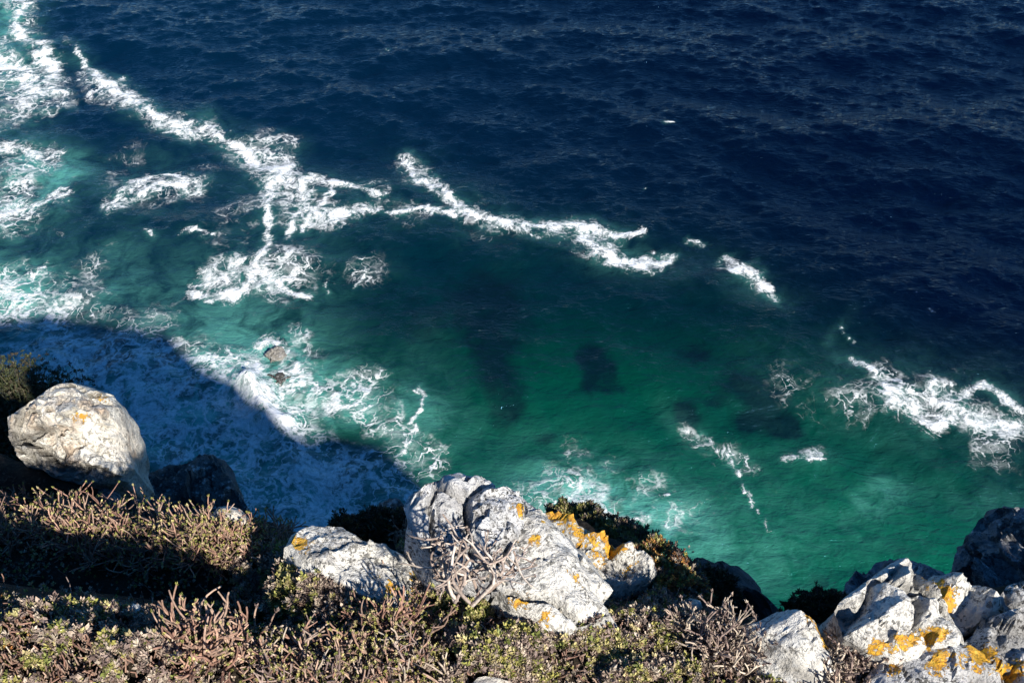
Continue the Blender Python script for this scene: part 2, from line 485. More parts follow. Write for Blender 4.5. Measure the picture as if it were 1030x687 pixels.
def soil_material():
    t = NT("headland_soil")
    pos = t.pos()
    n = t.noise(pos, 6, 8, .65)
    n2 = t.noise(pos, 45, 4, .6)
    col = t.mix(t.ramp(n, .35, .65), (.012, .009, .006), (.040, .030, .020))
    col = t.mix(t.ramp(n2, .55, .7), col, (.075, .06, .045))
    h = t.math('ADD', n, t.math('MULTIPLY', n2, .4))
    t.pbr(col, .95, t.bump(h, .9, .05), .2)
    return t.m

headland = link("headland_ground", build_ground(), soil_material(), kind='structure')

def hit(px, py):
    """where rays through photo points meet the ground"""
    px = np.asarray(px, float); py = np.asarray(py, float)
    d = rays(px, py); d = d / np.linalg.norm(d, axis=-1, keepdims=True)
    t = np.full(px.shape, 1.2); done = np.zeros(px.shape, bool)
    for k in range(420):
        p = CAM + d * t[..., None]
        below = p[..., 2] < ground_z(p[..., 0], p[..., 1])
        done |= below
        t = np.where(done, t, t + .025)
        if done.all():
            break
    lo = t - .025; hi = t.copy()
    for k in range(6):
        m = (lo + hi) / 2
        p = CAM + d * m[..., None]
        b = p[..., 2] < ground_z(p[..., 0], p[..., 1])
        hi = np.where(b, m, hi); lo = np.where(b, lo, m)
    return CAM + d * hi[..., None], done

#@SECTION ROCKS
# ------------------------------------------------------------------ rocks
def rock_material(name, pale, mid, dark, speck=.5, tan=0.0, orange=(.68, .35, .012)):
    t = NT(name)
    pos = t.pos()
    a = t.noise(pos, 3.2, 8, .62)
    b = t.noise(pos, 13, 8, .66)
    c = t.noise(pos, 60, 4, .7)
    col = t.mix(t.ramp(a, .42, .66), pale, mid)
    col = t.mix(t.math('MULTIPLY', t.ramp(b, .52, .64), .6), col, dark)
    # round pale crusts of lichen
    v = t.vor(t.vadd(pos, t.noise(pos, 22, 3, .6, col=True), .05), 16)
    crust = t.math('MULTIPLY', t.ramp(v, .42, .30), t.ramp(t.noise(pos, 5, 3), .48, .56))
    col = t.mix(t.math('MULTIPLY', crust, .65), col, (.62, .62, .60))
    if tan > 0:
        tn = t.noise(t.mapping(pos, loc=(3, 1, 7)), 4.5, 6, .6)
        col = t.mix(t.math('MULTIPLY', t.ramp(tn, .5, .68), tan), col, (.40, .23, .11))
    # black lichen specks
    sp = t.math('MULTIPLY', t.ramp(t.noise(pos, 75, 3, .6), .53, .58), t.ramp(t.noise(pos, 7, 4, .6), .40, .58))
    sp2 = t.math('MULTIPLY', t.ramp(t.noise(t.mapping(pos, loc=(9, 2, 4)), 36, 5, .7), .545, .585), t.ramp(t.noise(t.mapping(pos, loc=(1, 8, 3)), 5, 4), .40, .55))
    s = t.math('MULTIPLY', t.math('MAXIMUM', sp, sp2), speck, clamp=True)
    col = t.mix(s, col, (.035, .034, .03))
    ck = t.attr('crack')
    col = t.mix(t.math('MULTIPLY', ck, .75), col, (.05, .045, .04))  # shade inside the cracks, painted into the colour
    # orange lichen
    li = t.attr('lichen')
    ln = t.math('ADD', t.math('MULTIPLY', t.math('SUBTRACT', t.noise(pos, 10, 8, .72), .5), 2.2), t.math('MULTIPLY', t.math('SUBTRACT', t.noise(pos, 48, 5, .7), .5), 2.8))
    ls = t.math('ADD', li, ln)
    lm = t.math('MULTIPLY', t.ramp(ls, .50, .66), t.ramp(li, .03, .2))
    ov = t.noise(pos, 38, 5, .7)
    oc = t.mix(t.ramp(ov, .38, .5), (.48, .215, .012), orange)
    oc = t.mix(t.ramp(ov, .52, .66), oc, (.80, .53, .07))
    lm = t.math('MULTIPLY', lm, .93)
    col = t.mix(lm, col, oc)
    h = t.math('ADD', t.math('MULTIPLY', b, .6), t.math('MULTIPLY', c, .25))
    h = t.math('ADD', h, t.math('MULTIPLY', a, .8))
    h = t.math('ADD', h, t.math('MULTIPLY', lm, .08))
    t.pbr(col, .9, t.bump(h, 1.0, .075), .2)
    return t.m

M_WHITE = rock_material("pale_rock", (.76, .73, .66), (.60, .57, .51), (.34, .32, .30), .75)
M_TAN = rock_material("warm_pale_rock", (.78, .74, .65), (.62, .57, .49), (.34, .30, .26), .6, tan=.55)
M_GREY = rock_material("grey_lichen_rock", (.66, .65, .63), (.44, .43, .42), (.24, .235, .23), .9)
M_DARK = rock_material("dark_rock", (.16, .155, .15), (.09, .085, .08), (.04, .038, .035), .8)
M_SHADE = rock_material("shaded_rock", (.26, .26, .27), (.15, .15, .155), (.07, .07, .07), .7)  # darker copy of the rock, with the shade put into its colour

def poly_dist(X, Y, poly):
    """distance to the outline, and inside test"""
    d = np.full(X.shape, 1e9); ins = np.zeros(X.shape, bool)
    n = len(poly)
    for k in range(n):
        x0, y0 = poly[k]; x1, y1 = poly[(k + 1) % n]
        dx, dy = x1 - x0, y1 - y0
        t = np.clip(((X - x0) * dx + (Y - y0) * dy) / max(dx * dx + dy * dy, 1e-9), 0, 1)
        d = np.minimum(d, np.hypot(X - x0 - t * dx, Y - y0 - t * dy))
        c = ((y0 > Y) != (y1 > Y))
        with np.errstate(divide='ignore', invalid='ignore'):
            xi = (x1 - x0) * (Y - y0) / (y1 - y0 if y1 != y0 else 1e-9) + x0
        ins ^= c & (X < xi)
    return d, ins

def densify(poly, step):
    out = []
    for (x0, y0), (x1, y1) in zip(poly, poly[1:] + poly[:1]):
        n = max(1, int(math.hypot(x1 - x0, y1 - y0) / step))
        for k in range(n):
            out.append((x0 + (x1 - x0) * k / n, y0 + (y1 - y0) * k / n))
    return out

def rock(name, label, outline, anchor, normal, mat, cat='rock', group=None, lift=0.0, knots=(), dome=.12, rnd=14, facet=.10, fsize=2.6,
         rough=.05, crack=.05, deep=.6, lichen=(), step=2.6, seed=0, jag=2.0, flare=.25, dist=None, strata=.028):
    """A rock whose plan is an outline; the top is a bent, faceted surface, the sides go down into the ground."""
    n = np.array(normal, float); n /= np.linalg.norm(n)
    if dist is None:
        p0 = hit(np.array([float(anchor[0])]), np.array([float(anchor[1])]))[0][0]
        p0 = p0 + n * lift
    else:
        d = rays(np.array(float(anchor[0])), np.array(float(anchor[1])))
        p0 = CAM + d / np.linalg.norm(d) * dist
    ring = densify([tuple(map(float, p)) for p in outline], step * 1.2)
    r = np.random.default_rng(seed + 100)
    # uneven outline
    ra = np.array(ring); m = len(ra)
    q = np.stack([ra[:, 0] * .05, ra[:, 1] * .05, np.full(m, seed * 3.1)], 1)
    ra = ra + np.stack([fbm(q, 4, seed), fbm(q + 50, 4, seed + 7)], 1) * jag
    ring = [tuple(p) for p in ra]
    xs = np.arange(ra[:, 0].min(), ra[:, 0].max(), step); ys = np.arange(ra[:, 1].min(), ra[:, 1].max(), step)
    GX, GY = np.meshgrid(xs, ys)
    GX = GX + (r.random(GX.shape) - .5) * step * .5; GY = GY + (r.random(GX.shape) - .5) * step * .5
    gx, gy = GX.ravel(), GY.ravel()
    d, ins = poly_dist(gx, gy, ring)
    k = ins & (d > step * .55)
    pts = ring + list(zip(gx[k], gy[k]))
    edges = [(i, (i + 1) % m) for i in range(m)]
    vo, eo, fo, ov, oe, of = geometry.delaunay_2d_cdt([Vector(p) for p in pts], edges, [], 1, 1e-5)
    v2 = np.array([tuple(v) for v in vo])
    F = np.array([f for f in fo if len(f) == 3], np.int32)
    X, Y = v2[:, 0], v2[:, 1]
    ed, _ = poly_dist(X, Y, ring)
    P = on_plane(X, Y, p0, n)
    dist_m = np.linalg.norm(P - CAM, axis=1); mpp = dist_m / FPX
    u = np.clip(ed / rnd, 0, 1)
    prof = np.sqrt(np.clip(1 - (1 - u) ** 2, 0, 1))
    size = min(ra[:, 0].ptp() if hasattr(ra[:, 0], 'ptp') else np.ptp(ra[:, 0]), np.ptp(ra[:, 1]))
    big = np.clip(ed / (size * .5), 0, 1)
    h = dome * (prof * .6 + .4 * (1 - (1 - big) ** 2))
    if len(knots):                      # linear facets between chosen heights
        kp = [(a, b, c) for a, b, c in knots] + [(x, y, 0.0) for x, y in outline]
        kx = np.array([a for a, b, c in kp]); ky = np.array([b for a, b, c in kp]); kz = np.array([c for a, b, c in kp])
        tv, _, tf, o1, _, _ = geometry.delaunay_2d_cdt([Vector((a, b)) for a, b in zip(kx, ky)], [], [], 0, 1e-5)
        tz = np.array([kz[o[0]] if len(o) else 0 for o in o1]); tvn = np.array([tuple(v) for v in tv])
        hk = np.zeros(len(X))
        for f in tf:
            A, B, C = tvn[f[0]], tvn[f[1]], tvn[f[2]]
            den = (B[1] - C[1]) * (A[0] - C[0]) + (C[0] - B[0]) * (A[1] - C[1])
            if abs(den) < 1e-9:
                continue
            l1 = ((B[1] - C[1]) * (X - C[0]) + (C[0] - B[0]) * (Y - C[1])) / den
            l2 = ((C[1] - A[1]) * (X - C[0]) + (A[0] - C[0]) * (Y - C[1])) / den
            l3 = 1 - l1 - l2
            inn = (l1 > -1e-4) & (l2 > -1e-4) & (l3 > -1e-4)
            hk = np.where(inn, l1 * tz[f[0]] + l2 * tz[f[1]] + l3 * tz[f[2]], hk)
        h = h + hk
    Q = (P + n * h[:, None]) * fsize + seed * 17.3
    Q = Q + .35 * np.stack([fbm(Q, 3, seed + 1), fbm(Q + 31, 3, seed + 2), fbm(Q + 77, 3, seed + 3)], 1)
    c1, f1, f2, rv = cells(Q, seed * 10 + 1)
    h = h + facet * prof * ((Q - c1) * rv).sum(1)
    Q2 = Q * 2.7 + 9
    c2, g1, g2, rv2 = cells(Q2, seed * 10 + 5)
    h = h + facet * .38 * prof * ((Q2 - c2) * rv2).sum(1)
    ck = np.exp(-((f2 - f1) / .085) ** 2) * sstep(-.3, .3, fbm(Q * .6, 2, seed + 31)) + .5 * np.exp(-((g2 - g1) / .07) ** 2) * sstep(.1, .6, fbm(Q2 * .3, 2, seed + 33))
    c3, e1, e2, rv3 = cells(Q * 6.1 + 4, seed * 10 + 8)
    h = h + facet * .12 * prof * ((Q * 6.1 + 4 - c3) * rv3).sum(1)
    rs = np.random.default_rng(seed + 900)
    for amp, fr in ((strata, 1.1), (strata * .45, 2.7)):        # broken bedding ledges
        dv = rs.normal(size=3); dv /= np.linalg.norm(dv)
        kk = (Q @ dv) * fr + .35 * fbm(Q * .9, 3, seed + 71)
        saw = kk - np.floor(kk)
        saw = np.where(saw < .88, saw / .88, (1 - saw) / .12)
        h = h + amp * (saw - .5) * prof * sstep(-.35, .35, fbm(Q * .7 + 5, 2, seed + 73))
    h = h - crack * np.clip(ck, 0, 1.2) * prof
    h = h + rough * fbm(P * 5 + seed, 6, seed + 50, gain=.55) * (.3 + .7 * prof)
    V = P + n * h[:, None]
    nv = len(V)
    # sides
    cen = V.mean(0)
    ringi = [i for i in range(nv) if len(ov[i]) and ov[i][0] < m]
    lut = {ov[i][0]: i for i in ringi}
    order = [lut[k] for k in range(m) if k in lut]
    nl = 7
    layers = [order]
    allv = [V]
    lic = np.zeros(nv); base = nv
    outw = V[order] - cen
    outw -= (outw @ n)[:, None] * n
    dn = -n * .55 + np.array([0, 0, -1.0]) * .45; dn /= np.linalg.norm(dn)
    for L in range(1, nl + 1):
        f = (L / nl) ** 1.5
        q = V[order] + dn * deep * f + outw * flare * math.sin(min(1, L / nl * 1.4) * 1.57) * .35
        q = q + (.07 * deep * fbm(q * 3 + L * .1 + seed, 4, seed + 60))[:, None] * outw / (np.linalg.norm(outw, axis=1, keepdims=True) + 1e-6)
        allv.append(q); layers.append(list(range(base, base + len(order)))); base += len(order)
    Q4 = []
    for A, B in zip(layers[:-1], layers[1:]):
        A = np.array(A); B = np.array(B)
        Q4.append(np.stack([A, B, np.roll(B, -1), np.roll(A, -1)], 1))
    Q4 = np.concatenate(Q4)
    allv = np.concatenate(allv)
    botc = allv[np.array(layers[-1])].mean(0)
    allv = np.concatenate([allv, botc[None]])
    A = np.array(layers[-1]); cap = np.stack([A, np.full(len(A), len(allv) - 1), np.roll(A, -1)], 1)
    # face winding: top faces look along n
    a, b, c = V[F[:, 0]], V[F[:, 1]], V[F[:, 2]]
    if (np.cross(b - a, c - a) @ n).mean() < 0:
        F = F[:, ::-1]
    lic = np.zeros(len(allv))
    for (lx, ly, lrx, lry, rot, s) in lichen:
        lic[:nv] = np.maximum(lic[:nv], blob(X, Y, lx, ly, lrx * 1.45, lry * 1.35, rot) * s)
    ckf = np.zeros(len(allv)); ckf[:nv] = np.clip(ck, 0, 1) * .8
    origin = np.array([*allv.mean(0)[:2], allv[:, 2].min()])
    me = mesh_np(name, allv - origin, [np.concatenate([F, cap]), Q4], [3, 4], dict(lichen=lic, crack=ckf))
    bm = bmesh.new(); bm.from_mesh(me); bmesh.ops.recalc_face_normals(bm, faces=bm.faces); bm.to_mesh(me); bm.free()
    me.polygons.foreach_set("use_smooth", np.ones(len(me.polygons), bool))
    try:
        me.set_sharp_from_angle(angle=math.radians(38))
    except Exception:
        pass
    o = link(name, me, mat, label=label, category=cat, group=group)
    o.location = origin
    return o

ROCKG = 'rocks along the cliff edge'
rock('boulder', 'big rounded white boulder with yellow lichen spots standing by itself at the left', [(8, 440), (12, 418), (24, 410), (36, 402), (48, 393), (62, 387), (78, 388), (90, 391), (104, 393), (116, 400), (123, 412), (128, 432), (132, 452), (138, 472), (126, 486), (92, 490), (50, 478), (20, 460)],
     (75, 500), (.12, -.52, .80), M_TAN, 'boulder', lift=-.02, dome=.16, rnd=13, facet=.17, fsize=3.0, rough=.035, crack=.09, strata=.05, seed=1, deep=.5, flare=.0,
     lichen=[(97, 426, 7, 4, 10, .62), (108, 402, 5, 4, 0, .6), (82, 446, 4, 3, 0, .5)], knots=[(35, 425, .02), (70, 420, .12), (100, 420, .12), (75, 460, .02)])
rock('rock', 'dark low rock with pale top edges just right of the big white boulder', [(138, 482), (160, 470), (188, 467), (198, 461), (215, 458), (226, 468), (236, 486), (248, 508), (244, 530), (200, 528), (150, 512)],
     (200, 518), (.05, .1, .95), M_DARK, lift=.16, dome=.05, rnd=8, facet=.14, seed=2, deep=.9, group=ROCKG)
rock('rock', 'long white rock with orange lichen at both ends, half buried in leafy shrubs', [(294, 546), (299, 533), (314, 526), (344, 530), (364, 545), (388, 547), (408, 560), (420, 580), (429, 606), (424, 622), (404, 618), (372, 600), (340, 584), (308, 566)],
     (412, 622), (.22, .26, .94), M_WHITE, lift=.03, dome=.04, rnd=12, facet=.05, rough=.03, crack=.02, seed=3, group=ROCKG,
     lichen=[(300, 545, 8, 8, 0, 1.0), (392, 594, 5, 6, 0, .9), (421, 592, 5, 14, -20, .95)])
rock('boulder', 'knobby grey crusted boulder highest of the middle outcrop, just behind the bleached branches', [(405, 512), (410, 500), (424, 494), (436, 484), (460, 477), (482, 481), (502, 491), (522, 503), (540, 516), (545, 540), (538, 570), (520, 592), (498, 596), (470, 584), (446, 566), (424, 548), (410, 530)],
     (575, 637), (.20, .12, .95), M_GREY, 'boulder', lift=.05, dome=.06, rnd=12, facet=.075, fsize=4.4, rough=.022, strata=.02, crack=.09, seed=4, deep=1.0, flare=.08, group=ROCKG,
     lichen=[(516, 533, 5, 4, 0, .75), (528, 508, 5, 3, 0, .8), (520, 556, 5, 3, 20, .6)],
     knots=[(440, 505, .02), (470, 500, .03), (500, 525, .07), (450, 530, .02), (510, 560, .06)])
rock('rock', 'smooth white slab sloping down from the knobby grey boulder to the leaf mat', [(524, 512), (540, 514), (556, 528), (572, 546), (590, 564), (604, 583), (592, 594), (604, 606), (613, 618), (598, 626), (574, 634), (545, 624), (514, 606), (500, 590), (505, 560), (512, 532)],
     (575, 637), (.20, .12, .95), M_WHITE, 'rock', lift=.05, dome=.04, rnd=10, facet=.05, fsize=2.6, rough=.018, strata=.016, crack=.05, seed=24, deep=1.0, flare=.05, group=ROCKG,
     lichen=[(534, 556, 5, 3, 20, .6), (543, 540, 4, 3, 0, .6), (575, 590, 7, 4, 30, .6), (522, 606, 9, 4, 20, .85), (550, 622, 6, 4, 0, .75)],
     knots=[(540, 550, .05), (565, 575, .06), (560, 605, .03)])
rock('rock', 'long narrow ridge of rock covered in orange lichen along its crest', [(541, 514), (552, 517), (575, 526), (600, 541), (618, 553), (640, 561), (655, 571), (661, 579), (654, 587), (634, 589), (612, 588), (600, 580), (585, 566), (566, 548), (550, 530)],
     (612, 592), (.22, .05, .95), M_WHITE, lift=.18, dome=.05, rnd=9, facet=.03, rough=.02, strata=.015, seed=5, group=ROCKG,
     lichen=[(562, 526, 13, 4, 30, 1.1), (582, 548, 16, 5, 40, 1.0), (604, 552, 20, 5, 30, 1.1), (632, 562, 7, 3, 25, .8), (600, 572, 12, 4, 40, .6), (630, 577, 6, 3, 0, .6)],
     knots=[(570, 530, .05), (600, 549, .07), (625, 562, .07), (645, 573, .05), (602, 572, -.08), (624, 582, -.08), (580, 550, .03)])
rock('rock', 'small pale stone at the cliff lip right of the orange ridge', [(688, 604), (694, 600), (702, 603), (707, 612), (703, 618), (694, 616)], (698, 618), (.2, -.3, .9), M_WHITE, dome=.04, rnd=5, facet=.02, rough=.015, step=2, seed=6, deep=.25, group=ROCKG, lift=.1)
rock('rock', 'low white rock with three orange patches at the left foot of the right hand outcrop', [(746, 629), (758, 622), (776, 619), (800, 623), (820, 624), (834, 636), (838, 650), (846, 664), (838, 684), (805, 682), (780, 668), (760, 648)],
     (820, 684), (.20, .18, .95), M_WHITE, lift=.05, dome=.07, rnd=10, facet=.06, rough=.03, seed=7, group=ROCKG,
     lichen=[(802, 637, 9, 6, 10, 1.1), (818, 646, 8, 6, 30, 1.0), (823, 656, 6, 5, 40, .95), (816, 622, 7, 4, 0, .9)], knots=[(790, 640, .08), (815, 640, .03)])
rock('boulder', 'sharp peaked pale boulder rising highest in the right hand outcrop', [(838, 616), (848, 602), (862, 592), (876, 580), (890, 570), (905, 565), (914, 572), (926, 586), (936, 600), (952, 618), (966, 640), (962, 660), (930, 668), (895, 664), (868, 655), (848, 640)],
     (930, 668), (.20, .06, .95), M_WHITE, 'boulder', lift=.17, dome=.05, rnd=10, facet=.06, rough=.03, seed=8, deep=1.0, group=ROCKG,
     lichen=[(908, 652, 14, 6, -15, 1.0), (932, 648, 12, 6, -10, 1.0), (880, 655, 9, 5, 0, .8), (926, 592, 5, 10, -40, .5)],
     knots=[(904, 578, .05), (880, 600, .08), (868, 640, .06), (893, 622, .12), (930, 640, .05), (930, 615, .09), (858, 620, -.04)])
rock('rock', 'flat pale rock with an orange streak down its left side, right of the peaked boulder', [(927, 592), (936, 583), (950, 582), (972, 592), (992, 602), (1005, 612), (1000, 624), (984, 634), (968, 642), (952, 632), (940, 612)],
     (966, 643), (.16, .0, .95), M_WHITE, lift=.05, dome=.06, rnd=8, facet=.06, rough=.03, seed=9, group=ROCKG,
     lichen=[(938, 602, 5, 14, -35, 1.0), (948, 614, 5, 10, -30, .95)], knots=[(950, 595, .08), (985, 612, .06), (960, 625, -.06)])
rock('boulder', 'grey boulder crusted with large orange lichen patches in the bottom right corner', [(872, 700), (868, 684), (880, 668), (900, 660), (930, 652), (960, 652), (978, 640), (985, 626), (1000, 618), (1020, 616), (1050, 614), (1080, 640), (1090, 720), (880, 730)],
     (940, 700), (.14, .20, .95), M_GREY, 'boulder', lift=.06, dome=.06, rnd=12, facet=.07, rough=.03, seed=10, deep=1.0, group=ROCKG,
     lichen=[(908, 664, 20, 7, 0, 1.0), (975, 672, 18, 10, -20, 1.15), (934, 680, 9, 9, 0, 1.1), (1008, 682, 16, 8, 0, 1.0), (892, 680, 8, 8, 0, .8), (996, 660, 8, 5, 0, .7)], knots=[(1010, 640, .05), (950, 668, .02), (1000, 670, .02)])
rock('rock', 'small pale rock cut by the right edge of the picture', [(1004, 602), (1012, 590), (1024, 586), (1050, 588), (1070, 610), (1040, 618), (1012, 616)], (1025, 614), (.1, -.2, .95), M_GREY, lift=.05, dome=.06, rnd=8, facet=.05, seed=11, group=ROCKG)
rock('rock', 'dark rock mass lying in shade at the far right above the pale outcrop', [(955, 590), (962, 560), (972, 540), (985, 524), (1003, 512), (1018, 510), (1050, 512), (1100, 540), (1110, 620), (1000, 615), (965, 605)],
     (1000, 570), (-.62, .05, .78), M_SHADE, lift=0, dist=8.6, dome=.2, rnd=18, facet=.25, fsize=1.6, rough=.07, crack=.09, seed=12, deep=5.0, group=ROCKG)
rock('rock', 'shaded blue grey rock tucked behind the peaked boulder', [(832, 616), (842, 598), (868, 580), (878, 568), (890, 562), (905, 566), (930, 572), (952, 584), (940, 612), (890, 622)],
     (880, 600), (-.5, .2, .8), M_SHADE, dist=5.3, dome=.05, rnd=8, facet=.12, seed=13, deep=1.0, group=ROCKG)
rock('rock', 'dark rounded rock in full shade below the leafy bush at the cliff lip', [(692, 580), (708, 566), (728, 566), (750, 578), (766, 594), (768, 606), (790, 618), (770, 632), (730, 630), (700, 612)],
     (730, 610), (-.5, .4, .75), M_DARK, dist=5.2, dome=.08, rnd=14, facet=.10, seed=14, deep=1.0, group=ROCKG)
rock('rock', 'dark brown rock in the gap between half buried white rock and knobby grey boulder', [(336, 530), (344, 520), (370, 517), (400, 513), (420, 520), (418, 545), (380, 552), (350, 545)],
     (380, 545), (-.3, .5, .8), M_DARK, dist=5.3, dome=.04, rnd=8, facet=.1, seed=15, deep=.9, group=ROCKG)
rock('stone', 'small white stone on the far rim of the cushion plant', [(131, 612), (134, 606), (140, 606), (145, 614), (144, 623), (138, 622)], (138, 625), (.2, -.4, .85), M_WHITE, 'stone', dome=.02, rnd=4, facet=.01, rough=.006, step=1.6, seed=16, deep=.12, lift=.05)
rock('stone', 'rounded shaded stone under the white boulder, left of its twin', [(97, 500), (99, 493), (108, 491), (117, 495), (119, 504), (110, 508), (100, 507)], (108, 510), (0, -.2, .95), M_SHADE, 'stone', dome=.04, rnd=6, facet=.015, rough=.008, step=1.6, seed=17, deep=.2, lift=.05)
rock('stone', 'rounded shaded stone under the white boulder, right of its twin', [(123, 508), (125, 502), (136, 501), (150, 505), (152, 514), (140, 517), (127, 515)], (138, 518), (0, -.2, .95), M_SHADE, 'stone', dome=.04, rnd=6, facet=.015, rough=.008, step=1.6, seed=18, deep=.2, lift=.05)
rock('rock', 'pale pinkish rock showing among twigs below the dark low rock', [(212, 520), (222, 511), (238, 511), (248, 520), (254, 533), (240, 536), (222, 530)], (235, 535), (.1, -.3, .9), M_TAN, dome=.05, rnd=6, facet=.04, rough=.015, step=2, seed=19, deep=.3, lift=.08, group=ROCKG)
rock('rock', 'tan flat rock peeping in at the bottom edge of the picture', [(474, 690), (482, 682), (498, 679), (514, 683), (522, 700), (500, 712), (478, 706)], (498, 694), (0, -.2, .95), M_TAN, dome=.03, rnd=8, facet=.02, rough=.01, seed=20, deep=.3, lift=.09, group=ROCKG)
rock('rock', 'tan rock half hidden in leaves below the half buried white rock', [(306, 588), (316, 582), (330, 588), (340, 602), (338, 614), (322, 610), (310, 600)], (325, 612), (.1, -.2, .9), M_TAN, dome=.03, rnd=6, facet=.03, rough=.012, step=2, seed=21, deep=.25, lift=.07, group=ROCKG)

# rock awash in the sea
def sea_rock(name, label, px, py, rx, ry, hgt, seed, mat):
    d = rays(np.array(float(px)), np.array(float(py))); c = CAM + d * (CAMH / -d[2])
    bm = bmesh.new(); bmesh.ops.create_icosphere(bm, subdivisions=5, radius=1)
    v = np.array([tuple(q.co) for q in bm.verts])
    Q = v * 1.3 + seed * 5
    c1, f1, f2, rv = cells(Q, seed)
    s = 1 + .42 * ((Q - c1) * rv).sum(1) + .14 * fbm(v * 3 + seed, 5, seed)
    v = v * s[:, None] * np.array([rx, ry, hgt])
    for q, co in zip(bm.verts, v):
        q.co = co
    me = bpy.data.meshes.new(name); bm.to_mesh(me); bm.free()
    for k in ('lichen', 'crack'):
        me.attributes.new(k, 'FLOAT', 'POINT')
    me.polygons.foreach_set("use_smooth", np.ones(len(me.polygons), bool))
    o = link(name, me, mat, label=label, category='rock')
    o.location = (c[0], c[1], -.1)
    return o
M_SEAROCK = rock_material("wet_brown_rock", (.24, .225, .20), (.13, .12, .11), (.05, .045, .04), .4)
M_WET = rock_material('wet_black_rock', (.05, .048, .045), (.03, .028, .026), (.015, .014, .013), .3)
sea_rock('sea_rock', 'brown grey rock standing out of the surf with white water around it', 278, 357, 0.72, .75, .62, 3, M_SEAROCK)
sea_rock('sea_rock', 'dark rock barely awash in foam just below the standing sea rock', 280, 383, 1.1, .8, .55, 4, M_WET)

#@SECTION PLANTS
# ------------------------------------------------------------------ plants
class Plant:
    """collects tapered twigs (tubes) and small fleshy leaves"""
    NS = 5
    def __init__(self):
        self.tv, self.tf, self.tc, self.nt = [], [], [], 0
        self.lv, self.lf, self.lc, self.nl = [], [], [], 0
    def tubes(self, paths, r0, r1, cols):
        """paths (n, k, 3); radii (n,), colours (n, 3)"""
        paths = np.asarray(paths); n, k, _ = paths.shape
        if n == 0:
            return
        tan = np.gradient(paths, axis=1); tan /= np.linalg.norm(tan, axis=2, keepdims=True) + 1e-9
        ref = np.tile(np.array([.3, .9, .1]), (n, 1))
        a = np.cross(tan, ref[:, None, :]); a /= np.linalg.norm(a, axis=2, keepdims=True) + 1e-9
        b = np.cross(tan, a)
        s = np.linspace(0, 1, k)[None, :]
        r = r0[:, None] * (1 - s) + r1[:, None] * s
        ang = np.arange(self.NS) / self.NS * 2 * math.pi
        ring = (a[:, :, None, :] * np.cos(ang)[None, None, :, None] + b[:, :, None, :] * np.sin(ang)[None, None, :, None]) * r[:, :, None, None] + paths[:, :, None, :]
        tip = paths[:, -1] + tan[:, -1] * r[:, -1:] * .8
        V = np.concatenate([ring.reshape(n, k * self.NS, 3), tip[:, None, :]], 1)
        i = np.arange(k * self.NS).reshape(k, self.NS)
        q = np.stack([i[:-1], np.roll(i[:-1], -1, 1), np.roll(i[1:], -1, 1), i[1:]], -1).reshape(-1, 4)
        capq = np.stack([i[-1], np.roll(i[-1], -1), np.full(self.NS, k * self.NS), np.full(self.NS, k * self.NS)], -1)
        off = (np.arange(n) * (k * self.NS + 1))[:, None, None] + self.nt
        self.tv.append(V.reshape(-1, 3)); self.tf.append((q[None] + off).reshape(-1, 4))
        self.tcap = getattr(self, 'tcap', [])
        self.tcap.append((capq[None, :, :3] + off).reshape(-1, 3))
        self.tc.append(np.repeat(cols, k * self.NS + 1, axis=0))
        self.nt += n * (k * self.NS + 1)
    def leaves(self, base, direc, up, length, width, cols):
        """fleshy pointed leaves: base, outward direction, upper side"""
        n = len(base)
        if n == 0:
            return
        d = direc / (np.linalg.norm(direc, axis=1, keepdims=True) + 1e-9)
        s = np.cross(d, up); s /= np.linalg.norm(s, axis=1, keepdims=True) + 1e-9
        u = np.cross(s, d)
        L = length[:, None]; W = width[:, None]
        v0 = base; v1 = base + d * L * .55 + s * W * .5 + u * W * .15; v2 = base + d * L + u * W * .25; v3 = base + d * L * .55 - s * W * .5 + u * W * .15
        v4 = base + d * L * .5 - u * W * .28
        V = np.stack([v0, v1, v2, v3, v4], 1).reshape(-1, 3)
        o = np.arange(n)[:, None, None] * 5 + self.nl
        f = np.array([[0, 1, 4], [1, 2, 4], [2, 3, 4], [3, 0, 4], [0, 2, 1], [0, 3, 2]])
        self.lv.append(V); self.lf.append((f[None] + o).reshape(-1, 3)); self.lc.append(np.repeat(cols, 5, axis=0)); self.nl += n * 5
    def build(self, root, mt, ml, origin, stem='branch_frame', leaf='foliage'):
        out = []
        if self.nt:
            me = mesh_np(stem, np.concatenate(self.tv) - origin, [np.concatenate(self.tf), np.concatenate(self.tcap)], [4, 3], dict(tint=np.concatenate(self.tc)))
            out.append((stem, me, mt))
        if self.nl:
            me = mesh_np(leaf, np.concatenate(self.lv) - origin, np.concatenate(self.lf), 3, dict(tint=np.concatenate(self.lc)), smooth=False)
            out.append((leaf, me, ml))
        return [link(a, b, c, parent=root) for a, b, c in out]

def plant_material(name, rough, trans=0.0):
    t = NT(name)
    pos = t.pos()
    c = t.attr('tint', True)
    n = t.noise(pos, 60, 3, .6)
    c = t.mix(1.0, c, t.mix(t.ramp(n, .3, .7), (.62, .62, .62), (1.2, 1.2, 1.2)), 'MULTIPLY')
    t.pbr(c, rough, None, .25)
    return t.m
M_STEM = plant_material("plant_stem", .85)
M_LEAF = plant_material("plant_leaf", .6)

